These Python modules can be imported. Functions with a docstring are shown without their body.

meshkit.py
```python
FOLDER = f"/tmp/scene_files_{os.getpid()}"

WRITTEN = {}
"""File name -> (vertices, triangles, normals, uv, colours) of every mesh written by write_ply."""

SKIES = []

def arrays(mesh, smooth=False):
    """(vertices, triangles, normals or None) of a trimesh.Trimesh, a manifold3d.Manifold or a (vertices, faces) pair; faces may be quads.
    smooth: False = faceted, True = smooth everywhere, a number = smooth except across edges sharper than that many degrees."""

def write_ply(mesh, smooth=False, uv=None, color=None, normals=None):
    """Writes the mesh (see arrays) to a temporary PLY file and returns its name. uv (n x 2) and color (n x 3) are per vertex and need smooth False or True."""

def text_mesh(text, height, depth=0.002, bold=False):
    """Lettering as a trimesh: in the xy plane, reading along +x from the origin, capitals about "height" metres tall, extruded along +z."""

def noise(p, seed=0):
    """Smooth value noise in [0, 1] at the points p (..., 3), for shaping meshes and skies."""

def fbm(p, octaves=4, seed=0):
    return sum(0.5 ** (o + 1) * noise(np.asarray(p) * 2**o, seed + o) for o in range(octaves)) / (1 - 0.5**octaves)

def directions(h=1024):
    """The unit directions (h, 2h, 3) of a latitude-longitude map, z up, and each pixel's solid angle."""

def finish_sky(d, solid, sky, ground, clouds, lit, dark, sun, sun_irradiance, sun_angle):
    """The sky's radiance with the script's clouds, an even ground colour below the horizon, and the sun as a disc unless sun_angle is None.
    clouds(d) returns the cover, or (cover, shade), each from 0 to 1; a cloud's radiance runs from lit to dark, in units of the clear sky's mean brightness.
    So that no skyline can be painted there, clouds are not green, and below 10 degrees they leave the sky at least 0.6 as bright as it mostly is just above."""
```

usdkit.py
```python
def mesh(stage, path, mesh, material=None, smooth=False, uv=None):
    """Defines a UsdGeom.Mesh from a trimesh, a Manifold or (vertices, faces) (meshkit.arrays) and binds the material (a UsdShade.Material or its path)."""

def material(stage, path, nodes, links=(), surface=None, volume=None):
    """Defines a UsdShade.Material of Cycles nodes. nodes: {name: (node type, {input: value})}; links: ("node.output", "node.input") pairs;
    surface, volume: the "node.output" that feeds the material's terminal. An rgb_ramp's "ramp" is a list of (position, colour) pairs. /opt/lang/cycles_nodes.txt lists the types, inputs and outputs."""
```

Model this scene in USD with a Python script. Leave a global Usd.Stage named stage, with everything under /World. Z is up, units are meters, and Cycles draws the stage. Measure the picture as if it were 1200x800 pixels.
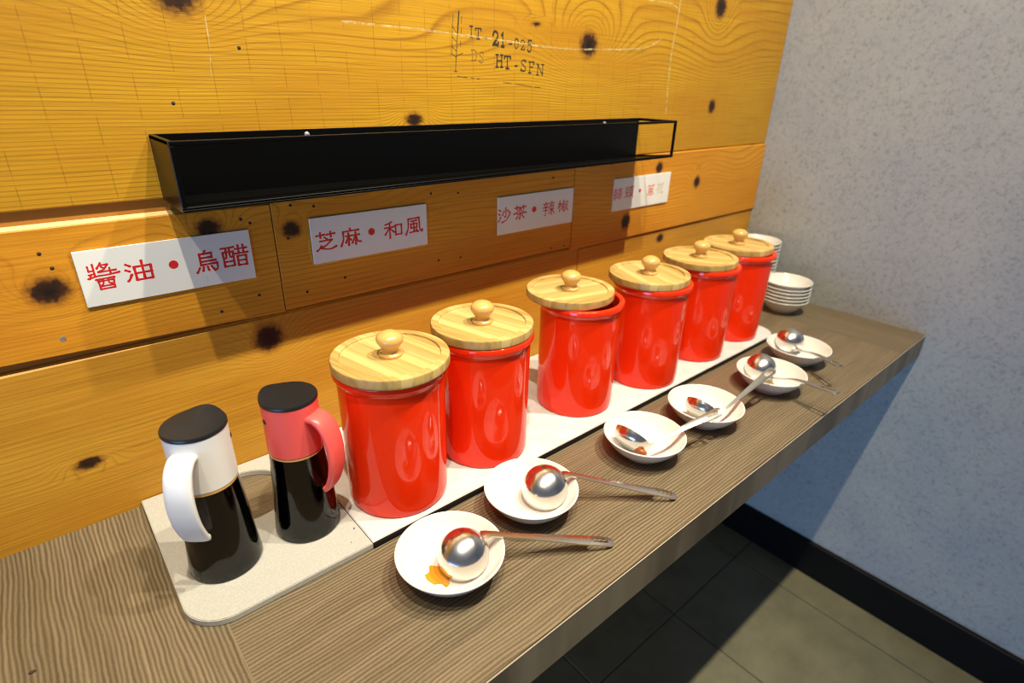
import math, numpy as np, trimesh, usdkit, meshkit
from pxr import Usd, UsdGeom, UsdLux, UsdShade, Gf, Sdf, Vt
from shapely.geometry import Polygon, Point, LineString, MultiPoint, box as sbox
from shapely.ops import unary_union
import manifold3d as m3

stage = Usd.Stage.CreateInMemory()
UsdGeom.SetStageUpAxis(stage, 'Z')
UsdGeom.Xform.Define(stage, '/World'); UsdGeom.Scope.Define(stage, '/World/Looks')
H = 0.7515          # height of the counter top; everything below is written with z = 0 there
L = 1.3189          # far (grey) wall
W = 0.438           # counter depth
rng = np.random.default_rng(7)

# ---------------------------------------------------------------- camera
cam = UsdGeom.Camera.Define(stage, '/World/camera')
cam.CreateFocalLengthAttr(36 * 658.94 / 1200); cam.CreateHorizontalApertureAttr(36.0); cam.CreateVerticalApertureAttr(24.0)
R = np.array([[0.7578, -0.6521, 0.0224], [-0.2567, -0.3295, -0.9086], [0.5999, 0.6828, -0.4171]])   # right, down, forward
C = np.array([-0.0821, -0.6864, 0.4706 + H])
M = np.eye(4); M[0, :3], M[1, :3], M[2, :3], M[3, :3] = R[0], -R[1], -R[2], C
cam.AddTransformOp().Set(Gf.Matrix4d(M.tolist()))
cam.CreateFocusDistanceAttr(0.63); cam.CreateFStopAttr(4.2); cam.CreateExposureAttr(0.0)
cam.CreateClippingRangeAttr(Gf.Vec2f(0.02, 100))

# ---------------------------------------------------------------- light
SPOT = 25.0
def spot(n, x, y, z, k, r=.018, col=(1.0, .90, .71)):
    s = UsdLux.SphereLight.Define(stage, '/World/lamp_%03d' % n)
    s.AddTranslateOp().Set((x, y, z + H)); s.CreateRadiusAttr(r); s.CreateColorAttr(Gf.Vec3f(*col))
    s.CreateIntensityAttr(k * SPOT / (4 * math.pi * math.pi * r * r) * 4)
    sh = UsdLux.ShapingAPI.Apply(s.GetPrim()); sh.CreateShapingConeAngleAttr(38); sh.CreateShapingConeSoftnessAttr(.9)
    s.AddRotateXOp().Set(22)
for i, (x, k) in enumerate([(-.55, .5), (-.10, 1.0), (.38, .8), (.82, 1.5)]):
    spot(i + 1, x, -.706, 1.80, k)
win = UsdLux.RectLight.Define(stage, '/World/window_daylight')          # daylight through the glass door to the left, low down
win.CreateWidthAttr(.78); win.CreateHeightAttr(2.0); win.CreateColorAttr(Gf.Vec3f(.25, .50, 1.0)); win.CreateIntensityAttr(11.5)
win.AddTranslateOp().Set((-2.6, -1.25, -.325 + H)); win.AddRotateZOp().Set(8); win.AddRotateYOp().Set(-90)
dome = UsdLux.DomeLight.Define(stage, '/World/ambient'); dome.CreateColorAttr(Gf.Vec3f(.80, .86, 1.0)); dome.CreateIntensityAttr(.05)

# ---------------------------------------------------------------- helpers
used = {}
def numbered(parent, name):
    k = used.get((parent, name), 0); used[(parent, name)] = k + 1
    return name if k == 0 else '%s_%03d' % (name, k)
def setcd(p, **kw):
    for k, v in kw.items():
        if v: p.SetCustomDataByKey(k, v)
def thing(name, label, cat, loc=(0, 0, 0), rotz=0, group=None, kind=None):
    x = UsdGeom.Xform.Define(stage, '/World/' + numbered('/World', name))
    x.AddTranslateOp().Set((loc[0], loc[1], loc[2] + H)); x.AddRotateZOp().Set(rotz)
    setcd(x.GetPrim(), label=label, category=cat, group=group, kind=kind)
    x.loc = np.array([loc[0], loc[1], loc[2]], float)
    return x
def part(name, mesh, m, parent, smooth=40, label=None, local=True):
    """parent: a thing or a part. local=False: the mesh is in table coordinates and is moved to the thing's base."""
    path = str(parent.GetPath())
    p = path + '/' + numbered(path, name)
    v, f = (mesh.vertices, mesh.faces) if hasattr(mesh, 'vertices') else mesh
    v = np.array(v, float)
    if not local:
        v = v - parent.loc
    o = usdkit.mesh(stage, p, trimesh.Trimesh(v, f, process=False), LOOK[m], smooth=smooth)
    o.loc = getattr(parent, 'loc', np.zeros(3))
    if label: setcd(o.GetPrim(), label=label)
    return o
def dup(src, label, loc, rotz=0, group=None):
    was = src.GetPrim().GetCustomData()
    t = thing(src.GetPrim().GetName().split('_0')[0], label, was['category'], loc, rotz, group or was.get('group'))
    t.GetPrim().GetReferences().AddInternalReference(src.GetPath()); t.GetPrim().SetInstanceable(True)
    return t
def cat(*ms): return trimesh.util.concatenate(ms)
def tm(man):
    g = man.to_mesh(); return trimesh.Trimesh(np.array(g.vert_properties[:, :3], float), np.array(g.tri_verts), process=False)
def bx(x0, x1, y0, y1, z0, z1, r=.0):
    if r <= 0:
        b = trimesh.creation.box([x1 - x0, y1 - y0, z1 - z0]); b.apply_translation([(x0 + x1) / 2, (y0 + y1) / 2, (z0 + z1) / 2]); return b
    pts = [(x + sx * (r if k != 0 else 0), y + sy * (r if k != 1 else 0), z + sz * (r if k != 2 else 0))
           for x, sx in ((x0, 1), (x1, -1)) for y, sy in ((y0, 1), (y1, -1)) for z, sz in ((z0, 1), (z1, -1)) for k in range(3)]
    return trimesh.convex.convex_hull(np.array(pts))
def lathe(prof, n=72):
    return trimesh.creation.revolve(np.array(prof, float), sections=n)
def arc(cx, cz, r, a0, a1, n=6):
    return [(cx + r * math.cos(math.radians(a)), cz + r * math.sin(math.radians(a))) for a in np.linspace(a0, a1, n)]
def extr(poly, h, z=0):
    polys = getattr(poly, 'geoms', [poly])
    m = cat(*[trimesh.creation.extrude_polygon(g, h, engine='earcut') for g in polys if g.area > 0])
    m.apply_translation([0, 0, z]); return m
def bevelled(poly, h, b=.0012):
    """A slab with small chamfers, from z = 0 to h."""
    def cs(p):
        rings = []
        for g in getattr(p, 'geoms', [p]):
            rings.append(np.array(g.exterior.coords)[:-1]); rings += [np.array(i.coords)[:-1] for i in g.interiors]
        return m3.CrossSection([r.tolist() for r in rings], m3.FillRule.EvenOdd)
    parts = [m3.Manifold.extrude(cs(poly), h - 2 * b).translate([0, 0, b]), m3.Manifold.extrude(cs(poly.buffer(-b)), h)]
    return tm(parts[0] + parts[1])
def spline(p, n=14):
    p = np.array(p, float)
    if len(p) < 3: return np.array([p[0] + (p[-1] - p[0]) * t for t in np.linspace(0, 1, n)])
    q = np.vstack([2 * p[0] - p[1], p, 2 * p[-1] - p[-2]]); out = []
    for i in range(1, len(q) - 2):
        for t in np.linspace(0, 1, n, endpoint=False):
            a, b, c, d = q[i - 1:i + 3]
            out.append(.5 * ((2 * b) + (c - a) * t + (2 * a - 5 * b + 4 * c - d) * t * t + (3 * b - a - 3 * c + d) * t ** 3))
    out.append(p[-1]); return np.array(out)

# ---------------------------------------------------------------- materials
LOOK = {}
def mat(name, nodes, links=(), surface='p.BSDF'):
    LOOK[name] = usdkit.material(stage, '/World/Looks/' + name, nodes, links, surface=surface)
def plain(name, col, rough=.5, metal=0, spec=.5, bump=0, bscale=300, **kw):
    n = {'p': ('principled_bsdf', dict(base_color=col, roughness=rough, metallic=metal, specular_ior_level=spec, **kw))}; l = []
    if bump:
        n['pos'] = ('geometry', {}); n['n'] = ('noise_texture', dict(scale=bscale, detail=3)); n['b'] = ('bump', dict(strength=bump, distance=.001))
        l = [('pos.position', 'n.vector'), ('n.fac', 'b.height'), ('b.normal', 'p.normal')]
    mat(name, n, l)
def wood(name, light, dark, tone, knot=(.045, .016, .004), saw=False, rough=.5, ringmix=.8):
    n = {'at': ('attribute', dict(attribute='grain')), 'ak': ('attribute', dict(attribute='knot')), 'pos': ('geometry', {}),
         'fr': ('math', dict(math_type='fraction')),
         'ring': ('rgb_ramp', dict(ramp=[(0, (.3,) * 3), (.07, (.95,) * 3), (.5, (1,) * 3), (.76, (.82,) * 3), (.9, (.25,) * 3), (.96, (0,) * 3), (1, (.3,) * 3)])),
         'mp': ('mapping', dict(scale=(7, 1, 320))), 'n1': ('noise_texture', dict(scale=1, detail=5, roughness=.65)),
         'rf': ('rgb_ramp', dict(ramp=[(.22, (.60,) * 3), (.45, (.94,) * 3), (.6, (1.03,) * 3), (.8, (1.2,) * 3)])),
         'mp2': ('mapping', dict(scale=(2.2, 1, 9))), 'n2': ('noise_texture', dict(scale=1.6, detail=3)),
         'rt': ('rgb_ramp', dict(ramp=[(.35, (0,) * 3), (.7, (1,) * 3)])),
         'a': ('mix_color', dict(a=dark, b=light)), 'b': ('mix_color', dict(blend_type='mix', b=tone)), 'c': ('mix_color', dict(blend_type='multiply', fac=1, use_clamp=True)),
         'nk': ('noise_texture', dict(scale=160, detail=4)), 'km': ('math', dict(math_type='multiply_add', value2=.5, value3=-.25)), 'ka': ('math', dict(math_type='add')),
         'kr': ('rgb_ramp', dict(ramp=[(.12, (0,) * 3), (.45, (.55,) * 3), (.66, (1,) * 3)])), 'kc': ('rgb_ramp', dict(ramp=[(.15, (.30, .10, .010)), (.48, (.13, .042, .006)), (.72, (.035, .012, .003)), (1, (.010, .005, .002))])), 'd': ('mix_color', {}),
         'rm': ('mix_color', dict(a=(1, 1, 1), fac=ringmix)),
         'bm': ('bump', dict(strength=.4, distance=.0010)), 'p': ('principled_bsdf', dict(roughness=rough, specular_ior_level=.35))}
    l = [('at.fac', 'fr.value1'), ('fr.value', 'ring.fac'), ('ring.color', 'rm.b'), ('rm.result', 'a.fac'), ('pos.position', 'mp.vector'), ('mp.vector', 'n1.vector'), ('n1.fac', 'rf.fac'),
         ('pos.position', 'mp2.vector'), ('mp2.vector', 'n2.vector'), ('n2.fac', 'rt.fac'), ('a.result', 'b.a'), ('rt.color', 'b.fac'), ('b.result', 'c.a'), ('rf.color', 'c.b'),
         ('pos.position', 'nk.vector'), ('nk.fac', 'km.value1'), ('km.value', 'ka.value1'), ('ak.fac', 'ka.value2'), ('ka.value', 'kr.fac'), ('ka.value', 'kc.fac'),
         ('kr.color', 'd.fac'), ('c.result', 'd.a'), ('kc.color', 'd.b'), ('n1.fac', 'bm.height'), ('bm.normal', 'p.normal')]
    out = 'd.result'
    if saw:      # faint upright saw marks left by the mill, broken into dashes
        n.update({'sx': ('separate_xyz', {}), 'mw': ('mapping', dict(scale=(6, 0, 2))), 'nw': ('noise_texture', dict(scale=1, detail=1)), 'ad': ('math', dict(math_type='multiply_add', value2=.35)),
                  'mx': ('math', dict(math_type='multiply', value2=27.0)), 'sf': ('math', dict(math_type='fraction')), 'lt': ('math', dict(math_type='less_than', value2=.024)),
                  'md': ('mapping', dict(scale=(22, 0, 70))), 'nd': ('noise_texture', dict(scale=1, detail=2)), 'rd': ('rgb_ramp', dict(ramp=[(.40, (0,) * 3), (.52, (1,) * 3)])),
                  'mm': ('math', dict(math_type='multiply')), 'm5': ('math', dict(math_type='multiply', value2=.42)), 'e': ('mix_color', dict(b=(.12, .05, .006)))})
        l += [('pos.position', 'sx.vector'), ('sx.x', 'mx.value1'), ('pos.position', 'mw.vector'), ('mw.vector', 'nw.vector'), ('nw.fac', 'ad.value1'), ('mx.value', 'ad.value3'), ('ad.value', 'sf.value1'), ('sf.value', 'lt.value1'),
              ('pos.position', 'md.vector'), ('md.vector', 'nd.vector'), ('nd.fac', 'rd.fac'), ('lt.value', 'mm.value1'), ('rd.color', 'mm.value2'), ('mm.value', 'm5.value1'), ('m5.value', 'e.fac'), (out, 'e.a')]
        out = 'e.result'
    mat(name, n, l + [(out, 'p.base_color')])
wood('pine_yellow', (.54, .290, .011), (.24, .088, .004), (.44, .200, .008), saw=True, ringmix=.88)
wood('pine_orange', (.68, .300, .016), (.33, .108, .005), (.56, .215, .010), ringmix=.65)
wood('pine_gold', (.57, .295, .026), (.36, .15, .010), (.46, .20, .012), ringmix=.55)
plain('wall_core', (.40, .155, .013), .8)
plain('bare_wood', (.66, .36, .045), .6)
plain('black_metal', (.0022, .0022, .0022), .3, spec=.12)
plain('screw_metal', (.75, .73, .68), .3, metal=.9)
plain('nail_hole', (.03, .015, .008), .7)
mat('glue', {'pos': ('geometry', {}), 'n': ('noise_texture', dict(scale=140, detail=3)), 'r': ('rgb_ramp', dict(ramp=[(.35, (0,) * 3), (.7, (.75,) * 3)])), 't': ('transparent_bsdf', {}), 'p': ('principled_bsdf', dict(base_color=(.80, .66, .30), roughness=.5)), 'm': ('mix_closure', {})},
    [('pos.position', 'n.vector'), ('n.fac', 'r.fac'), ('r.color', 'm.fac'), ('t.BSDF', 'm.closure1'), ('p.BSDF', 'm.closure2')], surface='m.closure')
plain('sawn_edge', (.80, .60, .24), .6, bump=.2)
plain('ink_black', (.030, .020, .006), .7)
plain('ink_faint', (.16, .075, .010), .7)
plain('red_ink', (.60, .016, .012), .45)
plain('red_ink_glare', (.66, .12, .06), .45)  # red ink lightened in colour to stand for glare on the sign
plain('tan_ink_glare', (.58, .50, .36), .45)  # last character washed out to tan, glare put into its colour
plain('sign_card', (.76, .76, .70), .28, spec=.4)
plain('red_enamel', (.88, .030, .0030), .06, spec=.4)
plain('porcelain', (.70, .685, .63), .16, spec=.5, coat_weight=.3)
plain('steel', (.74, .72, .68), .21, metal=1.0)
plain('steel_satin', (.66, .63, .58), .26, metal=1.0)
plain('white_plastic', (.80, .785, .74), .38)
plain('pink_plastic', (.86, .10, .085), .36)
plain('black_plastic', (.012, .012, .012), .34)
plain('soy', (.0022, .0012, .0008), .2, spec=.1)
plain('amber_soy', (.60, .34, .10), .1)
plain('sauce_mustard', (.60, .25, .02), .18)
plain('sauce_brown', (.30, .07, .008), .12)
plain('sauce_cream', (.72, .60, .30), .25)
plain('dark_content', (.03, .01, .004), .5)
plain('baseboard_black', (.0035, .0035, .004), .4, spec=.2)
mat('glass', {'t': ('transparent_bsdf', dict(color=(.97, .98, .97))), 'g': ('glossy_bsdf', dict(color=(1, 1, 1), roughness=.02)), 'f': ('fresnel', dict(IOR=1.45)), 'm': ('mix_closure', {})},
    [('f.fac', 'm.fac'), ('t.BSDF', 'm.closure1'), ('g.BSDF', 'm.closure2')], surface='m.closure')
def speckled(name, a, b, scale, rough, lo=.4, hi=.6, bump=.0, detail=4, spec=.4):
    n = {'pos': ('geometry', {}), 'n': ('noise_texture', dict(scale=scale, detail=detail, roughness=.7)), 'r': ('rgb_ramp', dict(ramp=[(lo, a), (hi, b)])),
         'p': ('principled_bsdf', dict(roughness=rough, specular_ior_level=spec)), 'b': ('bump', dict(strength=bump, distance=.001))}
    mat(name, n, [('pos.position', 'n.vector'), ('n.fac', 'r.fac'), ('r.color', 'p.base_color'), ('n.fac', 'b.height'), ('b.normal', 'p.normal')])
speckled('stone_board', (.385, .375, .33), (.44, .43, .38), 420, .55)
speckled('white_tile', (.55, .545, .51), (.63, .625, .59), 30, .2)
speckled('floor_tile_slate', (.12, .112, .066), (.175, .163, .098), 9, .5, .3, .7)
speckled('floor_grout', (.035, .033, .028), (.05, .047, .04), 60, .8)
speckled('ceiling_paint', (.62, .60, .56), (.66, .64, .60), 8, .9)
mat('wallpaper', {'pos': ('geometry', {}), 'n': ('noise_texture', dict(scale=130, detail=5, roughness=.7, distortion=.5)), 'r': ('rgb_ramp', dict(ramp=[(.30, (.265, .270, .252)), (.47, (.395, .402, .378)), (.7, (.445, .452, .428))])),
    'n2': ('noise_texture', dict(scale=7, detail=3)), 'r2': ('rgb_ramp', dict(ramp=[(.3, (.86, .87, .90)), (.7, (1, .99, .95))])), 'm': ('mix_color', dict(blend_type='multiply', fac=1)),
    'b': ('bump', dict(strength=.12, distance=.001)), 'p': ('principled_bsdf', dict(roughness=.75, specular_ior_level=.25))},
    [('pos.position', 'n.vector'), ('n.fac', 'r.fac'), ('pos.position', 'n2.vector'), ('n2.fac', 'r2.fac'), ('r.color', 'm.a'), ('r2.color', 'm.b'), ('m.result', 'p.base_color'), ('n.fac', 'b.height'), ('b.normal', 'p.normal')])
def laminate(name, along):
    al = along == 'x'
    sc = lambda a, b: (a, b, 1) if al else (b, a, 1)
    mat(name, {'pos': ('geometry', {}), 'mw': ('mapping', dict(scale=sc(9, 22))), 'nw': ('noise_texture', dict(scale=1, detail=3)), 'vs': ('vector_math', dict(math_type='scale', scale=.011)), 'va': ('vector_math', dict(math_type='add')),
        'mv': ('mapping', dict(scale=sc(.25, 1))), 'wv': ('wave_texture', dict(wave_type='bands', bands_direction='y' if al else 'x', scale=76.0, distortion=2.6, detail=2, detail_scale=40)),
        'm1': ('mapping', dict(scale=sc(11, 420))), 'n1': ('noise_texture', dict(scale=1, detail=3, roughness=.6)), 'mf': ('mix_float', dict(fac=.58)), 'r1': ('rgb_ramp', dict(ramp=[(.22, (.078, .056, .032)), (.5, (.145, .109, .062)), (.78, (.235, .183, .108))])),
        'm2': ('mapping', dict(scale=sc(1.5, 26))), 'n2': ('noise_texture', dict(scale=1, detail=2)), 'r2': ('rgb_ramp', dict(ramp=[(.3, (.80,) * 3), (.7, (1.06,) * 3)])), 'mx': ('mix_color', dict(blend_type='multiply', fac=1)),
        'b': ('bump', dict(strength=.2, distance=.0005)), 'p': ('principled_bsdf', dict(roughness=.42, specular_ior_level=.4))},
        [('pos.position', 'mw.vector'), ('mw.vector', 'nw.vector'), ('nw.color', 'vs.vector1'), ('pos.position', 'va.vector1'), ('vs.vector', 'va.vector2'), ('va.vector', 'mv.vector'), ('mv.vector', 'wv.vector'), ('va.vector', 'm1.vector'), ('m1.vector', 'n1.vector'), ('wv.fac', 'mf.a'), ('n1.fac', 'mf.b'), ('mf.result', 'r1.fac'),
         ('va.vector', 'm2.vector'), ('m2.vector', 'n2.vector'), ('n2.fac', 'r2.fac'), ('r1.color', 'mx.a'), ('r2.color', 'mx.b'), ('mx.result', 'p.base_color'), ('n1.fac', 'b.height'), ('b.normal', 'p.normal')])
laminate('counter_grain_long', 'x'); laminate('counter_grain_cross', 'y')
plain('edge_highlight', (.42, .36, .27), .35)  # pale colour painted in as the light catching the counter edge
plain('counter_seam', (.25, .195, .12), .5)
mat('bamboo', {'tc': ('texture_coordinate', {}), 'ma': ('mapping', dict(scale=(85, 0, 0))), 'w': ('vector_math', dict(math_type='floor')), 'wn': ('white_noise_texture', dict(dimensions='3D')),
    'r0': ('rgb_ramp', dict(ramp=[(0, (.41, .255, .070)), (.5, (.56, .375, .125)), (1, (.68, .49, .195))])), 'mb': ('mapping', dict(scale=(330, 9, 60))), 'n': ('noise_texture', dict(scale=1, detail=4)),
    'r1': ('rgb_ramp', dict(ramp=[(.3, (.72, .70, .66)), (.5, (1,) * 3), (.75, (1.1,) * 3)])), 'm': ('mix_color', dict(blend_type='multiply', fac=1)), 'p': ('principled_bsdf', dict(roughness=.42, specular_ior_level=.4))},
    [('tc.object', 'ma.vector'), ('ma.vector', 'w.vector1'), ('w.vector', 'wn.vector'), ('wn.value', 'r0.fac'), ('tc.object', 'mb.vector'), ('mb.vector', 'n.vector'), ('n.fac', 'r1.fac'), ('r0.color', 'm.a'), ('r1.color', 'm.b'), ('m.result', 'p.base_color')])
plain('knob_wood', (.62, .36, .10), .28, coat_weight=.4)

# ================================================================ the setting
# ---- back wall of pine planks, every plank a mesh of its own
wall = thing('wall_back', 'back wall clad in wide knotty yellow pine planks', 'wall', (0, 0, 0), kind='structure')
part('wall_core', bx(-1.2, L, .0055, .10, -H, 1.86), 'wall_core', wall, smooth=False)
def plank(name, x0, x1, z0, z1, front, m, knots=(), bumps=(), sp=(.006, .006), seed=0, bev=(.0015, .0015), warp=2.5, res=.0055, back=.014, skew=0):
    """knots: (x, z, rx, rz); bumps: (x, z, a, b, rings) arches of the grain; bev: bevel at the bottom and the top edge"""
    def ax(a, b, ba, bb):
        n = max(2, int(round((b - a) / res))); return np.concatenate([[a, a], np.linspace(a + ba, b - bb, n), [b, b]])
    X, Z = ax(x0, x1, .0004, .0004), ax(z0, z1, *bev)
    px = np.zeros((len(X), len(Z)));  gx, gz = np.meshgrid(X, Z, indexing='ij')
    y = np.full_like(gx, front)
    def setback(arr, idx, val): arr[idx] = np.maximum(arr[idx], val)
    y[1, :] = np.maximum(y[1, :], front + .0004); y[-2, :] = np.maximum(y[-2, :], front + .0004)
    y[:, 1] = np.maximum(y[:, 1], front + bev[0]); y[:, -2] = np.maximum(y[:, -2], front + bev[1])
    y[0, :] = y[-1, :] = back; y[:, 0] = y[:, -1] = back
    gz = gz + skew * (x1 - gx) * (1 - (gz - z0) / (z1 - z0))            # bottom edge not quite level
    v = np.stack([gx, y, gz], -1).reshape(-1, 3)
    nz = len(Z); i, j = np.meshgrid(np.arange(len(X) - 1), np.arange(nz - 1), indexing='ij'); a = (i * nz + j).ravel()
    f = np.vstack([np.stack([a, a + nz, a + nz + 1], 1), np.stack([a, a + nz + 1, a + 1], 1)])
    x, z = v[:, 0], v[:, 2]
    P = np.stack([x * 1.3, z * 6, np.full_like(x, seed * 3.7)], 1)
    t = (z - z0) / (z1 - z0)
    tt = np.linspace(0, 1, 200); u_ = np.clip((tt - .3) / .5, 0, 1); cum = np.concatenate([[0], np.cumsum((z1 - z0) / 199 / (sp[0] + (sp[1] - sp[0]) * u_ * u_ * (3 - 2 * u_))[1:])])
    g = np.interp(t, tt, cum) + warp * (meshkit.fbm(P * 1.7, 3, seed) - .5) * 2
    g += .35 * (meshkit.fbm(np.stack([x * 14, z * 30, x * 0 + seed], 1), 2, seed + 5) - .5)
    for (bx_, bz, A, B, s) in bumps:
        g += s * np.exp(-((x - bx_) / A) ** 2 - ((z - bz) / B) ** 2)
    k = np.zeros_like(x)
    for (kx, kz, rx, rz) in knots:
        d = np.hypot((x - kx) / rx, (z - kz) / rz)
        g += 5.5 * np.exp(-(d / 2.1) ** 2) * (1 if (kz - z0) > .5 * (z1 - z0) else -1) + 1.5 * np.exp(-(d / .9) ** 2)
        k = np.maximum(k, np.clip(1.0 - .5 * d ** 1.5, 0, 1))
    o = usdkit.mesh(stage, str(wall.GetPath()) + '/' + numbered('wallplank', name), trimesh.Trimesh(v, f, process=False), LOOK[m], smooth=False)
    pv = UsdGeom.PrimvarsAPI(o)
    pv.CreatePrimvar('grain', Sdf.ValueTypeNames.FloatArray, 'vertex').Set(Vt.FloatArray.FromNumpy((g + 50).astype(np.float32)))
    pv.CreatePrimvar('knot', Sdf.ValueTypeNames.FloatArray, 'vertex').Set(Vt.FloatArray.FromNumpy(k.astype(np.float32)))
    o.loc = np.zeros(3)
    return o
top = plank('plank', -1.15, L - .001, .3535, .690, 0, 'pine_yellow', seed=3, sp=(.0042, .021), warp=1.6,
    knots=[(.081, .545, .022, .020), (.668, .529, .019, .017), (1.034, .612, .018, .018), (1.056, .436, .012, .013), (.340, .424, .013, .008), (-.6, .5, .02, .015), (.553, .548, .010, .003)],
    bumps=[(.09, .54, .17, .09, 4.0), (.33, .50, .13, .05, 3.2), (.45, .50, .07, .03, 1.5), (.67, .53, .10, .065, 7), (1.05, .5, .12, .09, 3)])
midA = plank('plank', -1.15, .1368, .2030, .3370, -.0035, 'pine_orange', seed=8, sp=(.0065, .008), bev=(.001, .0010), skew=.028,
    knots=[(-.082, .277, .017, .013), (.069, .318, .013, .010), (-.5, .27, .013, .01)], bumps=[(-.08, .28, .09, .05, 3)])
midB = plank('plank', .1380, .6515, .2040, .347, -.0035, 'pine_orange', seed=11, sp=(.007, .009),
    knots=[(.1585, .304, .011, .010)], bumps=[(.24, .33, .10, .05, 4), (.5, .26, .12, .04, 2)])
midC = plank('plank', .6535, L - .001, .197, .3520, -.0035, 'pine_orange', seed=14, sp=(.0075, .009),
    knots=[(.895, .325, .011, .011), (1.038, .286, .011, .012), (.806, .2305, .013, .014)], bumps=[(.9, .28, .2, .06, 3), (1.2, .3, .1, .06, 3)])
lowA = plank('plank', -1.15, .6775, -.012, .2010, .0, 'pine_gold', seed=21, sp=(.0045, .006), bev=(.001, .0035),
    knots=[(.112, .172, .017, .017), (-.098, .078, .013, .007), (-.3, .1, .012, .01)], bumps=[(-.1, .06, .12, .03, 3)])
lowB = plank('plank', .6795, L - .001, -.012, .1945, .0, 'pine_gold', seed=25, sp=(.006, .007), knots=[(.934, .178, .012, .009), (1.15, .1, .012, .01)])
plank('plank', -1.15, L - .001, .693, 1.02, 0, 'pine_yellow', seed=31, sp=(.008, .010), res=.02, knots=[(.3, .85, .02, .018), (.9, .9, .02, .016)])
plank('plank', -1.15, L - .001, 1.023, 1.86, 0, 'pine_orange', seed=33, sp=(.010, .010), res=.03)
plank('plank', -1.15, L - .001, -H, -.015, 0, 'pine_orange', seed=35, sp=(.010, .010), res=.03)
lv = np.array([(x, y, z) for x in (-1.149, .1355) for y, z in ((-.0028, .3362), (.0105, .3420), (.0105, .3340))]); part('sawn_edge', trimesh.convex.convex_hull(lv), 'sawn_edge', midA, smooth=False, label='pale sawn top edge of the plank')
def nail(parent, x, z, y, r=.0018, m='nail_hole'):
    prof = [(0, -.0007), (r * .6, -.0006), (r, -.0002), (r, .002), (0, .002)]
    n = lathe(prof, 12); n.apply_transform(trimesh.transformations.rotation_matrix(-math.pi / 2, [1, 0, 0])); n.apply_translation([x, y, z])
    part('nail', n, m, parent)
for x, z in [(-.0808, .3138), (-.0748, .2986), (.1031, .3233), (.1124, .3179), (.109, .2309), (.0644, .2201)]: nail(midA, x, z, -.0035)
nail(midA, -.0844, .2265, -.0035, .0028, 'screw_metal')
for x, z in [(.1612, .3327), (.1673, .2225), (.1892, .3285), (.153, .294), (.2199, .2313), (.3685, .2287), (.4085, .2264), (.604, .2095), (.636, .209), (.3591, .3271), (.406, .3237), (.5999, .3297)]: nail(midB, x, z, -.0035)
nail(midC, .7483, .3416, -.0035)
for x, z in [(.1323, .4978), (.0603, .4448)]: nail(top, x, z, 0, .0018)
def ribbon(path, wd, th, seed, y=0):
    p = spline(path, 10); d = np.gradient(p, axis=0); d /= np.linalg.norm(d, axis=1)[:, None]; nrm = np.stack([-d[:, 1], d[:, 0]], 1)
    w = wd * (.45 + 1.1 * meshkit.fbm(np.stack([p[:, 0] * 90, p[:, 1] * 90, p[:, 0] * 0 + seed], 1), 2, seed))
    a, b = p + nrm * w[:, None] / 2, p - nrm * w[:, None] / 2; n = len(p)
    v = np.vstack([np.stack([q[:, 0], np.full(n, yy), q[:, 1]], 1) for q, yy in ((a, y + .0005), (p, y - th), (b, y + .0005))])
    i = np.arange(n - 1); f = []
    for r in (0, 1): f += [np.stack([r * n + i, (r + 1) * n + i, (r + 1) * n + i + 1], 1), np.stack([r * n + i, (r + 1) * n + i + 1, r * n + i + 1], 1)]
    return trimesh.Trimesh(v, np.vstack(f), process=False)
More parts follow.
